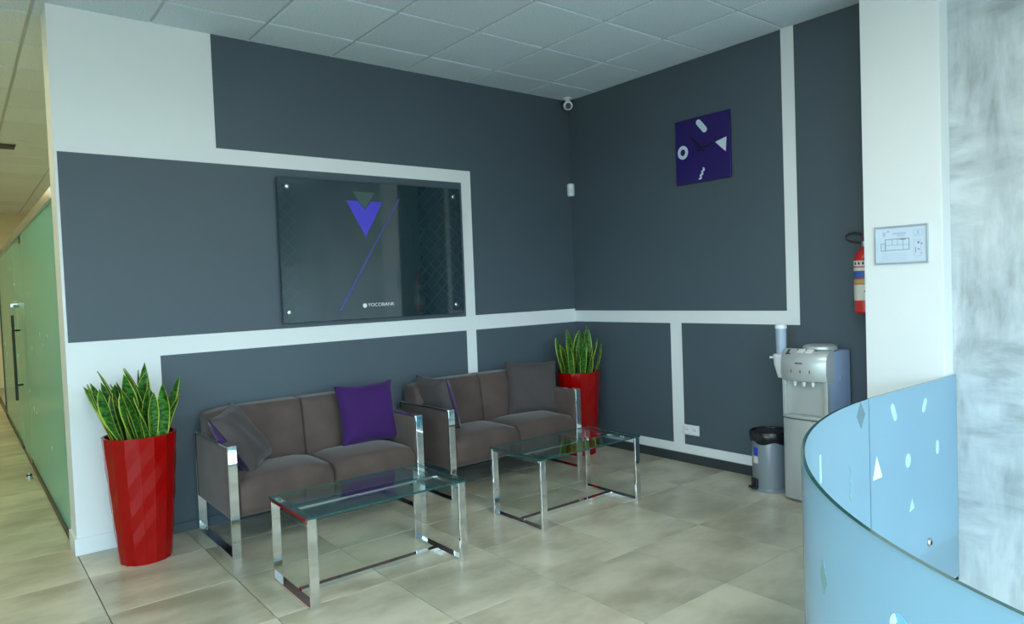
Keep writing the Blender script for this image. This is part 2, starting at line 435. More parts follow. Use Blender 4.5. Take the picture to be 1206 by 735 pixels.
# edge of the stairwell: straight along the pier, then a quarter ellipse
EX, EY, EA, EB, GY = -1.20, -5.018, 2.15, 1.75, -3.268
GX = EX-EA
def ell(t): return (EX+EA*math.cos(t), EY+EB*math.sin(t))
def voidy(x):                                  # y of the stairwell edge at x (floor lies on the +y side)
    if x >= EX: return GY
    if x <= GX: return -99
    return EY+EB*math.sqrt(max(0, 1-((x-EX)/EA)**2))

arc = [ell(math.radians(90+90*i/28)) for i in range(29)]
outline = [(XW, YS), (GX, YS)]+list(reversed(arc))+[(0.25, GY), (0.25, YN), (XC-.2, YN), (XC-.2, 0), (XW, 0)]
fl = struct(MB().prism(outline, 'z', -.30, -.013).build('floor', 'grout'), 'grey beige concrete-look tiled floor of the lobby')

TS, TX0, TY0 = .59, -1.74, -2.20
tile_cache = {}
def floor_tile(x0, x1, y0, y1):
    j = .002
    x0 += j; x1 -= j; y0 += j; y1 -= j
    if x1-x0 < .02 or y1-y0 < .02: return
    cx, cy = (x0+x1)/2, (y0+y1)/2
    xs = [x0+(x1-x0)*i/8 for i in range(9)]
    lo = [max(y0, voidy(x)+.002) for x in xs]
    if min(lo) > y1-.01: return
    if max(lo) <= y0+1e-6:
        key = (round(x1-x0, 4), round(y1-y0, 4))
        if key not in tile_cache:
            a, b = (x1-x0)/2, (y1-y0)/2
            tile_cache[key] = MB().box(-a, a, -b, b, -.0145, 0).mesh('floor_tile', 'floor_tile', bevel=.0012, bseg=1)
        link('floor_tile', tile_cache[key], fl, (cx, cy, 0))
    else:
        k = [i for i in range(9) if lo[i] < y1-.004]
        if len(k) < 2: return
        poly = [(xs[i]-cx, lo[i]-cy) for i in k]+[(xs[k[-1]]-cx, y1-cy), (xs[k[0]]-cx, y1-cy)]
        MB().prism(poly, 'z', -.0145, 0).build('floor_tile', 'floor_tile', fl, loc=(cx, cy, 0))
def region(xa, xb, ya, yb):
    i = math.floor((xa-TX0)/TS+1e-4); 
    while TX0+i*TS < xb-1e-4:
        j = math.floor((ya-TY0)/TS+1e-4)
        while TY0+j*TS < yb-1e-4:
            floor_tile(max(xa, TX0+i*TS), min(xb, TX0+(i+1)*TS), max(ya, TY0+j*TS), min(yb, TY0+(j+1)*TS)); j += 1
        i += 1
region(XW, XC, YS, 0); region(XC, XL, YS, YN); region(XL, 0, YS, 0)

# ceiling: slab, tegular tiles, bars between them
ce = struct(MB().box(XW-.2, .3, YS-.2, YN+.2, H+.03, H+.2).build('ceiling', 'ceiling_slab'), 'suspended ceiling of square white mineral tiles')
CX0, CY0 = -.5547, -.3798
tl = {}
def ctile(x0, x1, y0, y1):
    g = .010
    x0 += g; x1 -= g; y0 += g; y1 -= g
    if x1-x0 < .02 or y1-y0 < .02: return
    key = (round(x1-x0, 4), round(y1-y0, 4))
    if key not in tl:
        a, b = (x1-x0)/2, (y1-y0)/2
        tl[key] = MB().box(-a, a, -b, b, 0, .016).mesh('ceiling_tile', 'ceiling_tile', bevel=.003, bseg=1)
    link('ceiling_tile', tl[key], ce, ((x0+x1)/2, (y0+y1)/2, H))
def cregion(xa, xb, ya, yb):
    i = math.floor((xa-CX0)/.6+1e-4)
    while CX0+i*.6 < xb-1e-4:
        j = math.floor((ya-CY0)/.6+1e-4)
        while CY0+j*.6 < yb-1e-4:
            ctile(max(xa, CX0+i*.6), min(xb, CX0+(i+1)*.6), max(ya, CY0+j*.6), min(yb, CY0+(j+1)*.6)); j += 1
        i += 1
cregion(XW, 0, YS, 0.22); cregion(XC, CX0-4*.6, CY0+.6, YN)
g = MB()
i = -20
while CX0+i*.6 < 0:
    x = CX0+i*.6
    if x > XW: g.box(x-.012, x+.012, YS, YN, H+.008, H+.0305)
    i += 1
j = -20
while CY0+j*.6 < YN:
    y = CY0+j*.6
    if y > YS: g.box(XW, 0, y-.012, y+.012, H+.0082, H+.0305)
    j += 1
g.build('ceiling_grid', 'ceiling_bar', ce)

# back wall: white, with the grey panels standing a few millimetres proud
wb = struct(MB().box(XL, .25, 0, .25, -.3, H+.03).build('wall_back', 'white_paint'), 'white wall with large dark grey panels and white bands behind the sofas')
T = .004
def bpanel(poly): MB().prism(poly, 'y', -T, .002).build('grey_panel', 'grey_paint', wb)
bpanel([(-3.20, 2.462), (-1.163, 2.462), (-1.163, 1.255), (0, 1.255), (0, H), (-3.20, H)])
bpanel([(-4.085, 1.25), (-1.262, 1.25), (-1.262, 2.36), (-4.085, 2.36)])
bpanel([(-3.60, 0), (-1.264, 0), (-1.264, 1.132), (-3.60, 1.132)])
bpanel([(-1.163, 0), (0, 0), (0, 1.132), (-1.163, 1.132)])
struct(MB().prism([(-4.113, -.012), (-3.605, -.012), (-3.605, .003), (-4.097, .003), (-4.097, .249), (-4.113, .249)], 'z', 0, .10).build('baseboard_back', 'white_skirting', bevel=.002), 'white skirting board at the end of the back wall')
struct(MB().box(-3.60, -.012, -.015, -T, 0, .06).build('baseboard_behind_sofas', 'grey_paint', bevel=.002), 'dark grey skirting board behind the sofas')
# right wall
wr = struct(MB().box(0, .25, -3.26, 0, -.3, H+.03).build('wall_right', 'white_paint'), 'white wall with dark grey panels and white bands behind the water cooler')
def rpanel(poly): MB().prism(poly, 'x', -T, .002).build('grey_panel', 'grey_paint', wr)
rpanel([(-.004, 1.237), (-2.152, 1.237), (-2.152, H), (-.004, H)])
rpanel([(-.004, .150), (-1.12, .150), (-1.12, 1.134), (-.004, 1.134)])
rpanel([(-1.236, .150), (-2.90, .150), (-2.90, H), (-2.25, H), (-2.25, 1.137), (-1.236, 1.137)])
struct(MB().box(-.014, 0, -2.83, 0, 0, .075).build('baseboard_right', 'dark_skirting', bevel=.002), 'dark skirting board under the white band of the right wall')
# pier and plastered stairwell wall
struct(MB().box(-.30, .25, -3.258, -2.83, -2.8, H+.03).build('wall_pier', 'white_paint', bevel=.004), 'white pier standing out from the right wall')
struct(MB().box(-.18, .25, YS-.2, -3.2581, -2.8, H+.03).build('wall_stairwell', 'plaster_concrete'), 'grey trowelled plaster wall of the stairwell')
struct(MB().box(GX-.3, .25, YS-.2, -3.0, -2.95, -2.8).build('floor_stairwell', 'stair_floor'), 'grey lower floor of the stairwell')
struct(MB().box(GX-.3, .2, -3.14, -3.0, -2.8, -.3).box(GX-.3, GX-.15, YS, -3.0, -2.8, -.3).build('wall_lower', 'white_paint'), 'white lower wall of the stairwell')
# fascia of the slab around the stairwell
fas = MB(); P = [(-.18, GY)]+arc+[(GX, YS)]
fas.rings([[(x, y, -.30), (x, y, -.006)] for x, y in P], closed=False, cap0=False, cap1=False)
struct(fas.build('trim_1', 'white_skirting'), 'white edge of the floor slab around the stairwell')

# walls with the windows (behind the camera)
def wall_with_hole(name, horiz, c0, c1, a0, a1, z0, holes, label):
    """c0..c1 thickness range, a0..a1 length, holes = [(a, b, z0, z1)]"""
    mb = MB(); cur = a0
    def bx(p, q, r, s_):
        if q-p > .001 and s_-r > .001:
            if horiz: mb.box(p, q, c0, c1, r, s_)
            else: mb.box(c0, c1, p, q, r, s_)
    for (p, q, r, s_) in sorted(holes):
        bx(cur, p, z0, H+.03); bx(p, q, z0, r); bx(p, q, s_, H+.03); cur = q
    bx(cur, a1, z0, H+.03)
    return struct(mb.build(name, 'white_paint'), label)
def window(n, horiz, c, a0, a1, z0, z1, na, nz_, label):
    mb = MB(); w_ = .03
    def bar(p, q, r, s_):
        if horiz: mb.box(p, q, c-.03, c+.03, r, s_)
        else: mb.box(c-.03, c+.03, p, q, r, s_)
    for k in range(na+1):
        a = a0+(a1-a0)*k/na; bar(max(a0, a-w_), min(a1, a+w_), z0, z1)
    for k in range(nz_+1):
        z = z0+(z1-z0)*k/nz_; bar(a0, a1, max(z0, z-w_), min(z1, z+w_))
    o = struct(mb.build('window_%d' % n, 'white_plastic'), label)
    for k in range(na):
        for l in range(nz_):
            p, q = a0+(a1-a0)*k/na+w_, a0+(a1-a0)*(k+1)/na-w_; r, s_ = z0+(z1-z0)*l/nz_+w_, z0+(z1-z0)*(l+1)/nz_-w_
            m2 = MB(); (m2.box(p, q, c-.003, c+.003, r, s_) if horiz else m2.box(c-.003, c+.003, p, q, r, s_)); m2.build('pane', 'window_glass', o)
wall_with_hole('wall_front', True, YS-.2, YS, XW-.2, -.18, -2.95, [(-6.9, -3.5, .15, 3.05), (-3.25, -.35, -2.4, 2.1)], 'white front wall with tall windows')
wall_with_hole('wall_left', False, XW-.2, XW, YS, .2, -.3, [(-6.9, -3.3, .3, 2.9)], 'white side wall with a wide window')
window(1, True, YS-.1, -6.9, -3.5, .15, 3.05, 3, 1, 'wide white framed window of the front wall')
window(2, True, YS-.1, -3.25, -.35, -2.4, 2.1, 2, 2, 'tall white framed window of the stairwell')
window(3, False, XW-.1, -6.9, -3.3, .3, 2.9, 3, 1, 'wide white framed window of the side wall')
# corridor walls
struct(MB().box(XW, XC, 0, .2, -.3, H+.03).box(XC-.2, XC, .2, YN, -.3, H+.03).build('wall_corridor', 'warm_wall'), 'cream wall along the corridor')
struct(MB().box(XC-.2, .3, YN, YN+.2, -.3, H+.03).build('wall_far', 'warm_wall'), 'cream wall at the far end of the corridor')
struct(MB().box(.0, .25, .25, YN, -.3, H+.03).build('wall_office', 'warm_wall'), 'cream wall of the office behind the glass')

struct(MB().box(XL+.05, 0, .25, YN, -.013, 0).build('floor_office', 'stair_floor'), 'grey floor of the office behind the glass')
# frosted glass partition along the corridor
gp = struct(MB().box(XL-.005, XL+.045, .25, 7.0, 2.12, 2.19).build('wall_glass', 'steel', bevel=.003), 'frosted green glass partition under a steel rail along the corridor')
MB().box(XL+.012, XL+.028, .26, 2.985, .03, 2.125).build('pane', 'frosted_green', gp)
MB().box(XL+.012, XL+.028, 4.015, 6.98, .03, 2.125).build('pane', 'frosted_green', gp)
MB().box(XL, XL+.04, .255, 2.99, 0, .032).build('floor_channel', 'bronze_dark', gp)
MB().box(XL, XL+.04, 4.01, 7.0, 0, .032).build('floor_channel', 'bronze_dark', gp)
MB().box(XL, XL+.04, .25, .262, 0, 2.12).build('side_channel', 'bronze_dark', gp)
MB().box(XL, XL+.04, 6.985, 7.0, 0, 2.12).build('side_channel', 'bronze_dark', gp)
mk = MB()
for k in range(26):
    y = random.uniform(.5, 6.8); z = random.uniform(.35, 1.9); s_ = random.uniform(.012, .025); a = random.uniform(0, 3)
    if 2.9 < y < 4.05: continue
    n = random.choice((3, 4, 8)); 
    mk.prism([(y+s_*math.cos(a+2*math.pi*i/n)*1.0, z+s_*math.sin(a+2*math.pi*i/n)) for i in range(n)], 'x', XL+.0125, XL+.0105)
mk = mk.build('film_mark', 'sticker_pale', gp); mk['kind'] = 'stuff'
dr = struct(MB().box(XL+.012, XL+.028, 2.995, 4.005, .012, 2.11).build('door_1', 'frosted_green'), 'frosted green glass door with a long dark bar handle')
hd = MB().tube([(XL-.045, 3.65, .55), (XL-.045, 3.65, 1.39)], .013, 10).tube([(XL-.045, 3.65, .70), (XL+.014, 3.65, .70)], .009, 8).tube([(XL-.045, 3.65, 1.24), (XL+.014, 3.65, 1.24)], .009, 8)
hd.build('door_handle', 'bronze_dark', dr, smooth=True)
MB().lathe([(.028, -.03), (.03, .0), (.03, .014)], 16, (XL, 3.72, 1.50), 'x').box(XL-.05, XL-.028, 3.715, 3.725, 1.47, 1.505).build('door_lock', 'steel', dr, smooth=True)
MB().box(XL+.006, XL+.034, 2.995, 3.17, .008, .05).build('hinge_patch', 'bronze_dark', dr)
MB().box(XL+.006, XL+.034, 2.995, 3.17, 2.06, 2.118).build('hinge_patch', 'bronze_dark', dr)
ds = thing('door_stop', 'small round steel door stop on the floor by the glass partition', 'door stop', (XL-.06, 2.45, 0))
MB().lathe([(.028, 0), (.028, .012), (.018, .016), (.016, .045), (.012, .05)], 16).build('post', 'steel', ds, smooth=True)
MB().lathe([(.0165, .024), (.021, .027), (.021, .036), (.0165, .039)], 16, cap0=False, cap1=False).build('rubber_ring', 'black_plastic', ds, smooth=True)

# warm ceiling lights of the corridor and the office
def ceiling_light(x, y, label, group, mat='lamp_warm'):
    t = thing('ceiling_light', label, 'ceiling light', (x, y, H), 0, group)
    f = MB()
    for s_ in (-1, 1): f.box(-.30, .30, s_*.30, s_*.272, -.012, .002).box(s_*.30, s_*.272, -.272, .272, -.012, .002)
    f.build('frame', 'white_plastic', t)
    MB().box(-.272, .272, -.272, .272, -.008, .001).build('diffuser', mat, t)
for y in (1.12, 4.12, 7.12): ceiling_light(CX0-.6*7.5, y, 'lit square ceiling light of the corridor', 'corridor ceiling lights')
for y in (1.72, 4.72, 7.72): ceiling_light(CX0-.6*2.5, y, 'lit square ceiling light behind the glass partition', 'office ceiling lights', 'lamp_office')

for x in (CX0-.6*3.5, CX0-.6*6.5):
    for y in ((CY0-.6*4.5, CY0-.6*6.5, CY0-.6*8.5) if x > -3 else (CY0-.6*8.5,)): ceiling_light(x, y, 'lit square ceiling light of the lobby', 'lobby ceiling lights', 'lamp_white')

# ------------------------------------------------------------------ glass balustrade
GT, GB_, TH = .886, -.27, .006
rail = thing('glass_balustrade', 'curved frosted cyan glass balustrade around the stairwell beside the white pier', 'balustrade', (-1.3, GY, 0))
def glass_panel(pts, name):
    """pts along the panel; slab with dark edges"""
    off = Vector((-1.3, GY)); R = []
    for i, p in enumerate(pts):
        a, b = Vector(pts[max(0, i-1)]), Vector(pts[min(len(pts)-1, i+1)]); t = (b-a).normalized(); n = Vector((-t.y, t.x))
        p = Vector(p)-off
        q0, q1 = p+n*TH, p-n*TH
        R.append([(q0.x, q0.y, GB_), (q0.x, q0.y, GT), (q1.x, q1.y, GT), (q1.x, q1.y, GB_)])
    mb = MB().rings(R)
    for k, f in enumerate(mb.f):
        zs = [mb.v[i][2] for i in f]
        if min(zs) > GT-.001 or k >= len(mb.f)-2: mb.m[k] = 1
    return mb.build(name, ['frosted_cyan', 'glass_edge'], rail, smooth=True)
JX = -1.265
curve1 = [(JX-.004-(JX-.004-EX)*0, GY)]
t0 = math.acos((JX-.004-EX)/EA)
c1 = [ell(t0+(math.radians(176)-t0)*i/44) for i in range(45)]
glass_panel([(-.185, GY), (-.6, GY), (-.9, GY), (EX, GY), (JX, GY-.0008)], 'glass_panel')
glass_panel(c1, 'curved_glass_panel')
glass_panel([ell(math.radians(176.3)), (GX, EY), (GX, EY-.8), (GX, -7.15)], 'glass_panel')
# steel standoffs
def standoff(p, nrm):
    o = MB().lathe([(.024, -.012), (.024, .0), (.018, .006)], 16, (0, 0, 0), 'y').build('standoff', 'steel', rail, smooth=True)
    MB().lathe([(.012, .0), (.012, .008)], 12, (0, 0, 0), 'y').build('screw_cap', 'black_plastic', o)
    o.location = (p[0]+1.3+nrm[0]*.012, p[1]-GY+nrm[1]*.012, p[2]); o.rotation_euler = (0, 0, math.atan2(nrm[1], nrm[0])-math.pi/2)
    return o
standoff((-.60, GY, .03), (0, -1)); standoff((-.60, GY, -.16), (0, -1)); standoff((-1.0, GY, -.16), (0, -1))
# film cut-outs and decals
def decal(name, poly, x, y, z, nrm, mat):
    """flat shape in the panel plane (local x along the panel, z up) just proud of the glass"""
    o = MB().prism(poly, 'y', 0, .0015).build(name, mat, rail)
    nx, ny = nrm; o.location = (x+1.3+nx*(TH+.0002), y-GY+ny*(TH+.0002), z)
    o.rotation_euler = (0, 0, math.atan2(ny, nx)-math.pi/2)
    return o
def regular(n, r, a=0, sx=1, sz=1): return [(sx*r*math.cos(a+2*math.pi*i/n), sz*r*math.sin(a+2*math.pi*i/n)) for i in range(n)]
def capsule(w_, h, tilt=0):
    p = [(w_*math.cos(math.radians(a)), h+w_*math.sin(math.radians(a))) for a in range(0, 181, 30)]+[(w_*math.cos(math.radians(a)), -h+w_*math.sin(math.radians(a))) for a in range(180, 361, 30)]
    c, s_ = math.cos(tilt), math.sin(tilt); return [(x*c-z*s_, x*s_+z*c) for x, z in p]
def zigzag(w_, h, n, th):
    L = []; R_ = []
    for i in range(n+1):
        z = -h+2*h*i/n; x = w_*(1 if i % 2 else -1); L.append((x-th, z)); R_.append((x+th, z))
    return L+list(reversed(R_))
S = (0, -1)
def far(t):
    x, y = ell(math.radians(t)); nx, ny = -math.cos(math.radians(t))/EA, -math.sin(math.radians(t))/EB; l = math.hypot(nx, ny); return x, y, (nx/l, ny/l)
x, y, n_ = far(94.2); decal('diamond_decal', regular(4, .062, 0, .75, 1), x, y, .822, n_, 'sticker_dark')
x, y, n_ = far(97.9); decal('zigzag_decal', zigzag(.012, .085, 5, .008), x, y, .533, n_, 'sticker_dim')
x, y, n_ = far(109.7); decal('capsule_decal', capsule(.014, .045), x, y, .70, n_, 'sticker_pale')
decal('triangle_decal', [(-.05, -.048), (.05, -.048), (.005, .06)], -1.19, GY, .54, S, 'sticker_white')
decal('oval_decal', regular(14, .036, 0, .9, 1), -.845, GY, .515, S, 'sticker_pale')
decal('capsule_decal', capsule(.020, .028, -.5), -1.0, GY, .785, S, 'sticker_pale')
decal('capsule_decal', capsule(.018, .022, .6), -.63, GY, .77, S, 'sticker_pale')
decal('capsule_decal', capsule(.02, .018), -.47, GY, .52, S, 'sticker_pale')
decal('triangle_decal', [(-.03, -.022), (.03, -.032), (-.005, .032)], -.81, GY, .28, S, 'sticker_pale')
def near(t):
    x, y, n = far(t); return x, y, (-n[0], -n[1])
x, y, n_ = near(137.6); decal('diamond_decal', regular(4, .048, 0, .75, 1), x, y, .655, n_, 'sticker_dim')
x, y, n_ = near(150.2); decal('disc_decal', regular(20, .034), x, y, .715, n_, 'sticker_cyan')
ri = [(.034*math.cos(math.radians(a)), .034*math.sin(math.radians(a))) for a in range(-80, 61, 14)]+[(.017*math.cos(math.radians(a)), .017*math.sin(math.radians(a))) for a in range(60, -81, -14)]
d_ = decal('arc_decal', ri, x, y, .715, (n_[0], n_[1]), 'sticker_white'); d_.location = Vector(d_.location)+Vector((n_[0], n_[1], 0))*.0018

# ------------------------------------------------------------------ sofas
def make_sofa():
    r = thing('sofa', 's', 'sofa')
    W, D = .635, .345
    for s_ in (-1, 1):
        x0, x1 = (s_*W, s_*(W-.05))
        f = MB()
        f.box(x0, x1, -D, -D+.012, 0, .642).box(x0, x1, D-.012, D, 0, .642)
        f.box(x0, x1, -D+.012, D-.012, 0, .012).box(x0, x1, -D+.012, D-.012, .630, .642)
        f.build('side_frame', 'chrome', r, bevel=.0015, bseg=1)
        def arm(u, v, w_, p):
            return p+Vector((s_*.004*(1-v*v)*(1-w_*w_), 0, 0))
        a0, a1 = min(s_*(W-.004), s_*(W-.056)), max(s_*(W-.004), s_*(W-.056))
        MB().rbox(a0, a1, -D+.011, D-.011, .215, .632, .02, 3, arm).build('armrest', 'suede', r, smooth=True)
    def squeeze(mb, k):
        mb.v = [(x/k, y, z) for x, y, z in mb.v]; return mb
    for k in (-1, 1):
        K = 4.0                                    # tight rounding at the seams, soft rounding elsewhere
        x0, x1 = (-.583, 0) if k < 0 else (0, .583)
        def seat(u, v, w_, p):
            q = Vector(p)
            if w_ > 0: q.z += .045*(1-u**6)*(1-.6*(v+.1)**2)*w_
            if v < 0: q.y -= .010*(1-u*u)*(1-w_*w_)*(-v)
            return q
        squeeze(MB().rbox(x0*K, x1*K, -D+.006, .12, .215, .415, .065, 6, seat), K).build('seat_cushion', 'suede', r, smooth=True)
        b0, b1 = (-.603, 0) if k < 0 else (0, .603)
        out = k                                    # outer side of this half
        def back(u, v, w_, p):
            q = Vector(p)
            q.y += .060*(w_*.5+.5)                # leans back
            if v < 0: q.y -= .022*(1-u**6)*(1-w_*w_)
            if w_ > 0: q.z -= .030*max(0, u*out)**3*w_
            return q
        squeeze(MB().rbox(b0*K, b1*K, .10, .285, .36, .785, .045, 5, back), K).build('back_cushion', 'suede', r, smooth=True)
    MB().rbox(-.584, .584, .27, .338, .215, .70, .02, 3).build('back_frame', 'suede', r, smooth=True)
    MB().box(-.586, .586, -.30, .28, .205, .225).build('seat_base', 'black_plastic', r)
    return r
s1 = make_sofa(); s1.location = (-2.806, -.398, 0)
s1['label'] = 'brown grey suede sofa below the glass sign, beside the planter at the wall end'
s2 = copy_tree(s1); s2.location = (-1.325, -.398, 0)
s2['label'] = 'brown grey suede sofa beside the planter in the room corner'

def make_pillow(loc, nrm, roll, size, mfront, mback, label, seed):
    rnd = random.Random(seed)
    r = thing('throw_pillow', label, 'pillow', loc)
    n = Vector(nrm).normalized(); upv = Vector((0, 0, 1)); xa = upv.cross(n).normalized(); za = n.cross(xa)
    c, s_ = math.cos(roll), math.sin(roll)
    X = c*xa+s_*za; Z = -s_*xa+c*za
    r.matrix_world = Matrix((X, -n, Z)).transposed().to_4x4(); r.matrix_world.translation = Vector(loc)
    m = Matrix((X, -n, Z)).transposed(); r.rotation_euler = m.to_euler(); r.location = loc
    G = 18; h = size/2
    ph = [rnd.uniform(0, 6) for _ in range(6)]
    for sg, nm, mt in ((-1, 'front_cover', mfront), (1, 'back_cover', mback)):
        mb = MB()
        for i in range(G+1):
            for j in range(G+1):
                u = -1+2*i/G; v = -1+2*j/G
                e = max(0, (1-u**4)*(1-v**4))
                t = .062*e**.55+.006
                t *= 1+.10*math.sin(3*u+ph[0])*math.sin(2.4*v+ph[1])+.05*math.sin(7*u+4*v+ph[2])
                px = u*h*(1-.075*(1-v*v)*abs(u)); pz = v*h*(1-.075*(1-u*u)*abs(v))
                mb.v.append((px, sg*(t if 0 < i < G and 0 < j < G else .004), pz))
        for i in range(G):
            for j in range(G):
                a = i*(G+1)+j; f = (a, a+G+1, a+G+2, a+1); mb.f.append(f if sg < 0 else f[::-1]); mb.m.append(0)
        # closing rim so each cover is a thin solid shell edge
        ring = [i*(G+1) for i in range(G+1)]+[G*(G+1)+j for j in range(1, G+1)]+[i*(G+1)+G for i in range(G-1, -1, -1)]+[j for j in range(G-1, 0, -1)]
        mb.f.append(tuple(ring)); mb.m.append(0)
        o = mb.build(nm, mt, r, smooth=True)
        o['label'] = 'purple velvet cover' if 'purple' in mt else 'dark grey woven cover'
    return r
make_pillow((-3.255, -.40, .615), (.66, -.50, .55), .10, .42, 'pillow_grey', 'purple_velvet', 'grey throw pillow with purple back leaning on the armrest near the wall-end planter', 1)
make_pillow((-2.39, -.38, .645), (-.10, -.96, .26), .02, .42, 'purple_velvet', 'pillow_grey', 'purple velvet throw pillow with its purple side turned to the room', 2)
make_pillow((-1.80, -.36, .64), (.96, .03, .28), .0, .40, 'purple_velvet', 'pillow_grey', 'throw pillow turned sideways against the armrest between the two sofas', 3)
make_pillow((-.875, -.365, .64), (-.40, -.88, .26), -.03, .44, 'pillow_grey', 'purple_velvet', 'plain dark grey throw pillow on the sofa beside the corner planter', 4)

# ------------------------------------------------------------------ coffee tables
def make_table():
    r = thing('coffee_table', 't', 'coffee table')
    W, D, Z = .445, .245, .432
    for s_ in (-1, 1):
        x0, x1 = s_*W, s_*(W-.045)
        f = MB(); t = .016
        f.box(x0, x1, -D, -D+t, 0, Z).box(x0, x1, D-t, D, 0, Z).box(x0, x1, -D+t, D-t, 0, t).box(x0, x1, -D+t, D-t, Z-t, Z)
        f.build('leg_frame', 'chrome', r, bevel=.0015, bseg=1)
    MB().box(-W+.045, W-.045, -.02, .02, 0.001, .022).build('bottom_rail', 'chrome', r, bevel=.001, bseg=1)
    MB().box(-W+.045, W-.045, -.017, .017, Z-.014, Z-.001).build('top_rail', 'chrome', r, bevel=.001, bseg=1)
    g = MB().box(-W-.005, W+.005, -D-.004, D+.004, Z, Z+.010)
    for k, f in enumerate(g.f):
        zs = [g.v[i][2] for i in f]
        if max(zs)-min(zs) > .001: g.m[k] = 1
    g.build('glass_top', ['table_glass', 'glass_edge'], r)
    return r
t1 = make_table(); t1.location = (-2.925, -1.428, 0)
t1['label'] = 'chrome coffee table with clear glass top before the sofa under the glass sign'
t2 = copy_tree(t1); t2.location = (-1.468, -1.398, 0)
t2['label'] = 'chrome coffee table with clear glass top before the sofa by the room corner'

# ------------------------------------------------------------------ planters with snake plants
def pot_mesh():
    mb = MB(); n = 16; rows = 8; Hh = .72; rb, rtp = .136, .192
    R = []
    for k in range(rows+1):
        f = k/rows; r = rb+(rtp-rb)*f**.85; z = Hh*f
        ring = []
        for i in range(n):
            d = (.0018 if (i+k) % 2 else -.0018) if 0 < k < rows else 0
            a = 2*math.pi*i/n; ring.append(((r+d)*math.cos(a), (r+d)*math.sin(a), z))
        R.append(ring)
    for r in R: mb.v += r
    for k in range(rows):
        for i in range(n):
            a, b = k*n+i, k*n+(i+1) % n; c, d = (k+1)*n+i, (k+1)*n+(i+1) % n
            mb.f += [(a, b, d), (a, d, c)]; mb.m += [0, 0]
    mb.f.append(tuple(reversed(range(n)))); mb.m.append(0)
    top = rows*n
    inner = [(x*.93, y*.93, Hh) for x, y, z in R[-1]]; low = [(x*.90, y*.90, Hh-.05) for x, y, z in R[-1]]
    i0 = len(mb.v); mb.v += inner; mb.v += low
    for i in range(n):
        j = (i+1) % n
        mb.f += [(top+i, top+j, i0+j, i0+i), (i0+i, i0+j, i0+n+j, i0+n+i)]; mb.m += [0, 0]
    mb.f.append(tuple(i0+n+i for i in range(n))); mb.m.append(0)
    return mb.mesh('pot', 'red_gloss')
POT = pot_mesh()
def leaf(parent, base, ang, L, w_, lean, curl, twist):
    """one blade: base point, direction it leans to, length, width"""
    segs, acr = 9, 4
    out = Vector((math.cos(ang), math.sin(ang), 0)); side = Vector((-out.y, out.x, 0))
    p = Vector(base); th = lean; mb = MB(); uvs = []
    rows_f = []; rows_b = []
    for k in range(segs+1):
        f = k/segs
        d = out*math.sin(th)+Vector((0, 0, 1))*math.cos(th)
        nrm = (out*math.cos(th)-Vector((0, 0, 1))*math.sin(th))
        tw = twist*f; sd = side*math.cos(tw)+nrm*math.sin(tw); nn = nrm*math.cos(tw)-side*math.sin(tw)
        prof = (.55+.45*math.sin(min(1, f*1.7)*math.pi/2)) if f < .55 else math.cos((f-.55)/.45*math.pi/2)**.75
        ww = max(.0012, w_*prof)
        fr = []; bk = []
        for a in range(acr+1):
            u = a/acr*2-1
            q = p+sd*(u*ww/2)-nn*(.20*ww*(1-u*u))
            tck = .0022*(1-u*u)+.0006
            fr.append(q+nn*tck); bk.append(q-nn*tck); uvs.append((a/acr, f))
        rows_f.append(fr); rows_b.append(bk)
        p = p+d*(L/segs); th += curl/segs
    nA = acr+1
    for r in rows_f: mb.v += [tuple(q) for q in r]
    oB = len(mb.v)
    for r in rows_b: mb.v += [tuple(q) for q in r]
    for k in range(segs):
        for a in range(acr):
            i = k*nA+a; mb.f.append((i, i+1, i+nA+1, i+nA)); mb.f.append((oB+i, oB+i+nA, oB+i+nA+1, oB+i+1))
        i = k*nA; mb.f.append((i, i+nA, oB+i+nA, oB+i)); i = k*nA+acr; mb.f.append((i, oB+i, oB+i+nA, i+nA))
    mb.f.append(tuple(range(nA))+tuple(oB+a for a in reversed(range(nA))))
    i = segs*nA; mb.f.append(tuple(i+a for a in range(nA))+tuple(oB+i+a for a in reversed(range(nA))))
    mb.m = [0]*len(mb.f)
    me = mb.mesh('leaf', 'snake_leaf', smooth=True)
    ul = me.uv_layers.new(name='UVMap'); uv2 = uvs+uvs
    for lp in me.loops: ul.data[lp.index].uv = uv2[lp.vertex_index]
    link('leaf', me, parent)
def planter(loc, rz, label, plabel, n, seed, hmax, bias=(0, 0)):
    t = thing('planter', label, 'planter', loc, rz)
    link('pot', POT, t)
    MB().lathe([(.0, .0), (.176, .0), (.176, .012), (.0, .016)], 14, (0, 0, .675), cap0=False, cap1=False).build('soil', 'soil', t)
    p = thing('snake_plant', plabel, 'plant', (loc[0], loc[1], .686))
    rnd = random.Random(seed)
    for k in range(n):
        f = (k+.5)/n; r = .145*math.sqrt(f); a = k*2.39996+rnd.uniform(-.3, .3)
        L = hmax*rnd.uniform(.66, 1.0)*(1.04-.22*f)
        a2 = a+rnd.uniform(-.5, .5); le = .03+.42*f*rnd.uniform(.4, 1.2); vx = le*math.cos(a2)+bias[0]; vy = le*math.sin(a2)+bias[1]
        leaf(p, (r*math.cos(a), r*math.sin(a), -.01), math.atan2(vy, vx), L, rnd.uniform(.052, .078), math.hypot(vx, vy), rnd.uniform(-.55, .40), rnd.uniform(-2.0, 2.0))
planter((-3.80, -.325, 0), .2, 'tall red faceted planter standing at the end of the back wall', 'dense snake plant in the planter at the end of the back wall', 34, 3, .46, (-.15, .06))
planter((-.345, -.365, 0), .9, 'tall red faceted planter standing in the room corner', 'slender snake plant in the planter in the room corner', 20, 11, .46)

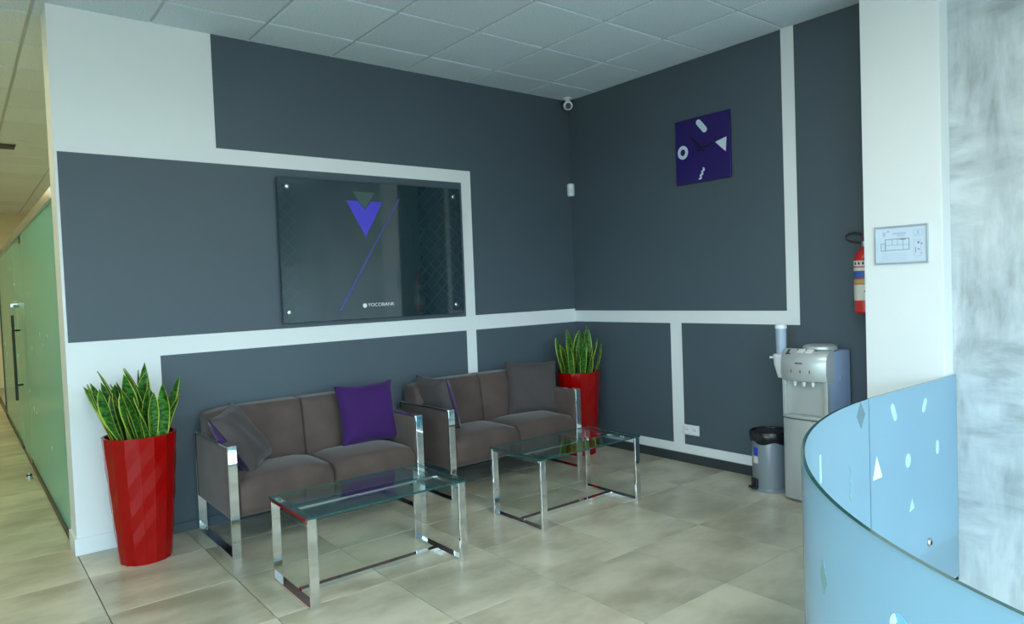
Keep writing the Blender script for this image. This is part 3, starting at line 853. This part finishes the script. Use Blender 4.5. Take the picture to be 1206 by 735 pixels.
# ------------------------------------------------------------------ glass sign
SX0, SX1, SZ0, SZ1 = -2.825, -1.305, 1.285, 2.298
scx, scz = (SX0+SX1)/2, (SZ0+SZ1)/2
sg = thing('glass_sign', 'dark reflective glass sign with blue triangle emblem above the sofa', 'sign', (scx, 0, scz))
MB().box(SX0-scx, SX1-scx, -.045, -.030, SZ0-scz, SZ1-scz).build('panel', 'sign_glass', sg, bevel=.0015, bseg=1)
for x, z in ((-2.755, 2.235), (-2.78, 1.36), (-1.375, 2.232), (-1.385, 1.355)):
    o = MB().lathe([(.010, 0), (.010, -.046), (.015, -.0465), (.015, -.053), (.010, -.056)], 14, (0, 0, 0), 'y').build('standoff_bolt', 'chrome', sg, smooth=True)
    o.location = (x-scx, .002, z-scz)
def on_sign(name, poly, mat, y=-.0453, parent=sg): return MB().prism([(x-scx, z-scz) for x, z in poly], 'y', y, y-.0015).build(name, mat, parent)
on_sign('blue_triangle', [(-2.318, 2.158), (-2.222, 2.158), (-2.172, 2.092), (-2.118, 2.158), (-2.022, 2.158), (-2.172, 1.895)], 'sign_blue')
on_sign('green_triangle', [(-2.262, 2.226), (-2.082, 2.226), (-2.172, 2.096)], 'sign_green')
on_sign('diagonal_line', [(-2.412, 1.352), (-2.394, 1.352), (-1.872, 2.190), (-1.886, 2.190)], 'sign_line')
lt = link('lettering', text_mesh('YOCOBANK', .036, .0006, 'lettering_white', .225), sg, (-2.068-scx, -.0462, 1.385-scz), (math.radians(90), 0, 0))
on_sign('round_mark', [(-2.205+.017*math.cos(2*math.pi*i/14), 1.383+.017*math.sin(2*math.pi*i/14)) for i in range(14)], 'lettering_white')

# ------------------------------------------------------------------ clock
ck = thing('wall_clock', 'square purple wall clock with white shape markers', 'clock', (0, -1.497, 2.49))
MB().box(-.028, -.012, -.25, .25, -.25, .25).build('face', 'clock_purple', ck, bevel=.001, bseg=1)
MB().box(-.012, -.003, -.10, .10, -.10, .10).build('back_box', 'black_plastic', ck)
def on_clock(name, poly, mat, y=0, z=0, d=.004, lift=0):   # poly in (right, up) as seen from the room
    return MB().prism([(-(p[0])+y, p[1]+z) for p in poly], 'x', -.028-lift, -.028-lift-d).build(name, mat, ck)
def rotp(poly, a):
    c, s_ = math.cos(a), math.sin(a); return [(x*c-z*s_, x*s_+z*c) for x, z in poly]
on_clock('twelve_marker', capsule(.022, .042, math.radians(40)), 'clock_mark', -.003, .175)
on_clock('three_marker', rotp([(-.058, .035), (.042, .045), (.020, -.060)], .12), 'clock_mark', -.185, .002)
rg = MB(); nn = 24
for k in range(nn):
    a0, a1 = 2*math.pi*k/nn, 2*math.pi*(k+1)/nn
    rg.prism([(.178+r*math.cos(a)*.92, .0+r*math.sin(a)) for r, a in ((.026, a0), (.053, a0), (.053, a1), (.026, a1))], 'x', -.028, -.032)
rg.build('nine_marker', 'clock_mark', ck)
on_clock('six_marker', rotp(zigzag(.006, .048, 6, .008), -.45), 'clock_mark', .005, -.19)
on_clock('hour_hand', rotp([(-.007, -.03), (.007, -.03), (.004, .15), (-.004, .15)], math.radians(42)), 'clock_hand', 0, 0, .002, .004)
on_clock('minute_hand', rotp([(-.006, -.04), (.006, -.04), (.003, .15), (-.003, .15)], math.radians(-75)), 'clock_hand', 0, 0, .002, .007)
MB().lathe([(.014, -.028), (.014, -.040), (.008, -.042)], 14, (0, 0, 0), 'x').build('hub', 'clock_hand', ck)

# ------------------------------------------------------------------ security camera and motion sensor
vc = thing('security_camera', 'small white security camera under the ceiling in the corner', 'camera', (-.085, -.085, H))
MB().lathe([(.042, 0), (.042, -.012), (.02, -.02), (.018, -.04)], 20).build('mount', 'white_plastic', vc, smooth=True)
hb = MB().lathe([(.028, -.05), (.040, -.046), (.042, -.02), (.042, .035), (.036, .045), (.02, .048)], 20, (0, 0, 0), 'y').build('housing', 'white_plastic', vc, smooth=True)
hb.location = (0, 0, -.068); hb.rotation_euler = (math.radians(12), 0, math.radians(-38))
MB().lathe([(.0, -.053), (.020, -.0525), (.030, -.049), (.030, -.044)], 18, (0, 0, -.004), 'y', cap0=False).build('lens', 'black_plastic', hb, smooth=True)
ms = thing('motion_sensor', 'small white motion sensor in the wall corner below the camera', 'sensor', (-.035, -.035, 2.365), math.radians(-45))
def sens(u, v, w_, p): return p+Vector((0, -.008*(1-u*u)*(1 if v < 0 else 0), 0))
MB().rbox(-.034, .034, -.03, .03, -.06, .06, .018, 4, sens).build('body', 'white_plastic', ms, smooth=True)
MB().rbox(-.022, .022, -.043, -.03, -.035, .012, .006, 2).build('lens', 'clock_mark', ms, smooth=True)

# ------------------------------------------------------------------ outlet
ol = thing('power_outlet', 'white double power outlet low on the wall beside the white strip', 'outlet', (0, -1.302, .272))
MB().rbox(-.014, -.003, -.080, .080, -.041, .041, .005, 2).build('plate', 'white_plastic', ol, smooth=True)
for s_ in (-1, 1):
    o = MB().lathe([(.021, 0), (.023, -.003), (.027, -.003), (.028, 0)], 20, (-.0138, s_*.037, 0), 'x', cap0=True).build('socket', 'white_plastic', ol, smooth=True)
    MB().lathe([(.0035, 0), (.0035, -.0005)], 8, (-.0143, s_*.037-.009, 0), 'x').lathe([(.0035, 0), (.0035, -.0005)], 8, (-.0143, s_*.037+.009, 0), 'x').build('pin_hole', 'dark_hole', o)

# ------------------------------------------------------------------ evacuation plan
ev = thing('evacuation_plan', 'framed evacuation plan hanging on the white pier', 'plan', (-.30, -3.043, 1.637))
fr = MB(); a, b = .146, .1105
fr.box(-.014, 0, -a, a, b-.010, b).box(-.014, 0, -a, a, -b, -b+.010).box(-.014, 0, -a, -a+.010, -b+.010, b-.010).box(-.014, 0, a-.010, a, -b+.010, b-.010)
fr.build('frame', 'frame_silver', ev, bevel=.001, bseg=1)
MB().box(-.006, -.001, -a+.009, a-.009, -b+.009, b-.009).build('sheet', 'paper', ev)
def ink(name, rects, mat):
    mb = MB()
    for (u0, u1, v0, v1) in rects: mb.box(-.0066, -.0058, -u0, -u1, v0, v1)
    o = mb.build(name, mat, ev); o['kind'] = 'stuff'
def outl(u0, u1, v0, v1, t=.0022): return [(u0, u1, v1-t, v1), (u0, u1, v0, v0+t), (u0, u0+t, v0, v1), (u1-t, u1, v0, v1)]
ink('plan_drawing', outl(-.088, .045, -.032, .035, .0035)+outl(-.112, -.086, -.034, .012, .003)+[(-.05, -.048, 0, .034), (-.02, -.018, .0, .034), (.01, .012, -.03, .034), (-.086, .04, -.002, 0), (-.005, .01, .028, .036), (.012, .026, .028, .036), (-.075, -.066, .076, .082)], 'print_ink')
ink('title_text', [(-.045, .028, .060, .070), (-.02, .02, .048, .055), (-.1, -.085, .05, .078)]+[(-.11, .03, -.052-.012*k, -.050-.012*k) for k in range(4)], 'print_pale')
ink('side_legend', outl(.070, .115, .045, .082)+[(.088, .097, .052, .075), (.07, .085, .05, .053)]+outl(.068, .108, -.072, .02), 'print_pale')
ink('legend_mark', [(.088, .099, .000, .012), (.106, .114, -.006, .004), (.090, .098, -.036, -.028), (.106, .110, -.06, -.052), (.076, .08, -.05, -.02)], 'print_ink')

# ------------------------------------------------------------------ fire extinguisher
fe = thing('fire_extinguisher', 'red fire extinguisher with paper labels hanging between the pier and the grey wall', 'extinguisher', (-.085, -2.738, 1.225))
R0 = .066
MB().lathe([(.0, 0), (R0-.012, 0), (R0, .012), (R0, .34), (R0-.008, .375), (R0-.03, .405), (.020, .418), (.018, .43)], 28, cap0=False).build('cylinder', 'extinguisher_red', fe, smooth=True)
def band(name, z0, z1, mat, r=.0006): MB().lathe([(R0+r, z0), (R0+r, z1)], 28, cap0=False, cap1=False).build(name, mat, fe, smooth=True)
band('instruction_label', .085, .185, 'label_white'); band('yellow_label', .190, .218, 'label_yellow'); band('blue_label', .225, .268, 'label_blue'); band('white_label', .272, .292, 'label_white'); band('print_label', .300, .335, 'label_white')
for a_ in range(6):
    t_ = math.radians(150+a_*22)
    MB().box(-.006, .006, -.001, .001, .31, .326).build('print_mark', 'label_dark', fe, loc=((R0+.001)*math.cos(t_), (R0+.001)*math.sin(t_), 0)).rotation_euler = (0, 0, t_+math.pi/2)
MB().prism(regular(3, .014, math.pi/2), 'y', 0, .0015).build('warning_mark', 'label_dark', fe, loc=((R0+.0005)*math.cos(math.radians(205)), (R0+.0005)*math.sin(math.radians(205)), .145)).rotation_euler = (0, 0, math.radians(205+90))
MB().lathe([(.018, .42), (.022, .43), (.022, .455), (.014, .46)], 16).build('valve', 'steel', fe, smooth=True)
vv = MB().prism([(-.055, .455), (.03, .452), (.03, .468), (-.06, .480)], 'y', -.010, .010).prism([(-.070, .495), (.028, .475), (.03, .486), (-.066, .508)], 'y', -.010, .010)
lv = vv.build('lever', 'extinguisher_red', fe, bevel=.002); lv.rotation_euler = (0, 0, math.radians(40))
hose = [(0, .015, .448), (-.005, .045, .455), (-.01, .085, .462), (-.012, .112, .480), (-.010, .116, .498), (-.006, .095, .512), (0, .055, .515), (.004, .018, .500)]
MB().tube(hose, .0085, 8).build('hose', 'black_plastic', fe, smooth=True)
MB().box(.015, .083, -.03, .03, .20, .225).box(.076, .083, -.02, .02, .1, .42).box(.0, .083, -.008, .008, .432, .446).build('wall_bracket', 'black_plastic', fe)

# ------------------------------------------------------------------ water cooler
wc = thing('water_cooler', 'silver floor-standing water cooler beside the pedal bin', 'water cooler', (-.19, -2.452, 0))
# outline in plan: front (-x) slightly bowed
def plan(w0, xf, xb, bow, n=10): 
    p = [(xf-bow*(1-(-1+2*i/n)**2), w0-(2*w0)*i/n) for i in range(n+1)]
    return p+[(xb, -w0), (xb, w0)]
MB().prism(plan(.150, -.115, .165, 0), 'z', .02, .985).build('body', 'blue_grey_side', wc, bevel=.006)
MB().prism(plan(.152, -.148, -.10, .022), 'z', .015, .545).build('lower_door', 'silver_plastic', wc, bevel=.004, smooth=True)
MB().prism(plan(.152, -.150, -.10, .022), 'z', .552, .575).build('drip_tray', 'silver_plastic', wc, bevel=.003, smooth=True)
MB().box(-.158, -.135, -.10, .10, .574, .578).build('drip_grille', 'steel', wc)
for s_ in (-1, 1): MB().box(-.150, -.112, s_*.152, s_*.128, .574, .81).build('recess_cheek', 'silver_plastic', wc, bevel=.003)
MB().box(-.122, -.112, -.13, .13, .574, .82).build('recess_back', 'silver_plastic', wc)
# bulging control head
hd = []
for z, xf, bw in ((.795, -.138, .020), (.802, -.150, .030), (.85, -.162, .036), (.92, -.160, .036), (.965, -.148, .032), (.990, -.120, .026), (1.0, -.09, .02)):
    hd.append([(x, y, z) for x, y in plan(.153, xf, -.06, bw, 12)])
MB().rings(hd).build('control_head', 'silver_plastic', wc, smooth=True)
for y in (.06, .0, -.06):
    o = MB().lathe([(.012, 0), (.012, -.02), (.008, -.035)], 12, (-.150, y, .80)).build('tap', 'white_plastic', wc, smooth=True)
for k, y in enumerate((.075, .020, -.035)):
    kb = MB().box(-.020, .020, -.022, .022, -.004, .005).build('button', 'label_white' if k else 'silver_plastic', wc, bevel=.002); kb.location = (-.138, y, .990); kb.rotation_euler = (0, math.radians(-33), 0)
kb = MB().box(-.026, .026, -.10, .10, -.006, .0).build('button_bezel', 'label_dark', wc, bevel=.002); kb.location = (-.140, .02, .986); kb.rotation_euler = (0, math.radians(-33), 0)
kb = MB().box(-.0012, .0012, -.024, .024, -.004, .004).build('badge', 'label_dark', wc); kb.location = (-.1975, .010, .918)
for k, (y, mt) in enumerate(((.065, 'extinguisher_red'), (.0, 'label_dark'), (-.06, 'label_dark'))):
    kb = MB().box(-.0012, .0012, -.003, .003, -.010, .010).build('indicator', mt, wc); kb.location = (-.198+.036*(y/.153)**2, y, .865)
MB().lathe([(.0, 1.025), (.085, 1.022), (.105, 1.012), (.108, .99), (.10, .984)], 28, (.045, -.01, 0), cap0=False).build('bottle_collar', 'silver_plastic', wc, smooth=True)
MB().box(.02, .10, -.152, -.149, .80, .83).build('side_grip', 'blue_grey_side', wc, bevel=.001)
for sx in (-.09, .14):
    for sy in (-.12, .12): MB().lathe([(.015, 0), (.015, .022)], 10, (sx, sy, 0)).build('foot', 'black_plastic', wc)
# cup holder on the side of the cooler
ch = MB().box(-.09, -.03, .150, .165, .80, .95).build('cup_holder', 'white_plastic', wc, bevel=.004)
MB().lathe([(.026, .80), (.034, .83), (.050, .89), (.052, .93), (.054, .935), (.054, .955), (.036, .96)], 20, (-.06, .205, 0)).box(-.075, -.045, .24, .285, .925, .938).build('cup_catch', 'white_plastic', ch, smooth=True)
MB().lathe([(.033, .95), (.036, 1.10), (.036, 1.135)], 20, (-.06, .205, 0)).build('cup_tube', 'cup_clear', ch, smooth=True)
MB().lathe([(.038, 1.13), (.038, 1.148), (.030, 1.158), (.0, 1.16)], 20, (-.06, .205, 0), cap1=False).build('tube_cap', 'white_plastic', ch, smooth=True)

# ------------------------------------------------------------------ pedal bin
pb = thing('pedal_bin', 'brushed steel pedal bin with black bag beside the water cooler', 'bin', (-.20, -2.115, 0))
MB().lathe([(.116, .012), (.120, .02), (.122, .36), (.118, .36)], 32).build('body', 'bin_steel', pb, smooth=True)
MB().lathe([(.123, 0), (.125, .004), (.125, .022), (.121, .026)], 32).build('base_ring', 'bin_steel', pb, smooth=True)
rnd = random.Random(5); R = []
for k, (r, z) in enumerate(((.126, .338), (.133, .352), (.137, .378), (.135, .402), (.128, .414), (.117, .412), (.112, .37))):
    R.append([((r+.004*math.sin(9*i/40*2*math.pi+k)+rnd.uniform(-.002, .002))*math.cos(2*math.pi*i/40), (r+.004*math.sin(9*i/40*2*math.pi+k))*math.sin(2*math.pi*i/40), z+(.010*math.sin(5*i/40*2*math.pi+1) if k == 0 else .003*math.sin(11*i/40*6.28+k))) for i in range(40)])
MB().rings(R, True, False, False).build('bin_bag', 'bag_black', pb, smooth=True)
MB().lathe([(.112, .40), (.10, .408), (.0, .412)], 32, cap1=False).build('lid', 'black_plastic', pb, smooth=True)
a_ = math.radians(152)
pd = MB().rbox(-.028, .028, -.030, .02, 0, .016, .006, 2).build('pedal', 'black_plastic', pb, smooth=True); pd.location = (.13*math.cos(a_), .13*math.sin(a_), .018); pd.rotation_euler = (0, 0, a_+math.pi/2)
pd = MB().rbox(-.034, .034, -.012, .012, 0, .075, .008, 2).build('pedal_housing', 'black_plastic', pb, smooth=True); pd.location = (.122*math.cos(a_), .122*math.sin(a_), .012); pd.rotation_euler = (0, 0, a_+math.pi/2)
a_ = math.radians(160)
for nm, z0, z1, mt in (('blue_tag', .245, .305, 'blue_tag'), ('white_tag', .195, .245, 'label_white')):
    tg = MB().box(-.020, .020, -.0012, .0012, z0, z1).build(nm, mt, pb); tg.location = (.1225*math.cos(a_), .1225*math.sin(a_), 0); tg.rotation_euler = (0, 0, a_+math.pi/2)

# ------------------------------------------------------------------ ceiling vent of the corridor
cv = thing('ceiling_vent', 'square ceiling vent above the corridor partition', 'vent', (-4.155, 4.42, H))
f = MB()
for s_ in (-1, 1): f.box(-.29, .29, s_*.29, s_*.17, -.012, .004).box(s_*.29, s_*.17, -.17, .17, -.012, .004)
f.build('frame', 'ceiling_tile', cv, bevel=.002)
MB().box(-.17, .17, -.17, .17, .002, .006).build('backing', 'dark_hole', cv)
for k in range(5): MB().box(-.17, .17, -.14+k*.07-.012, -.14+k*.07+.012, -.010, -.004).build('slat', 'bronze_dark', cv)
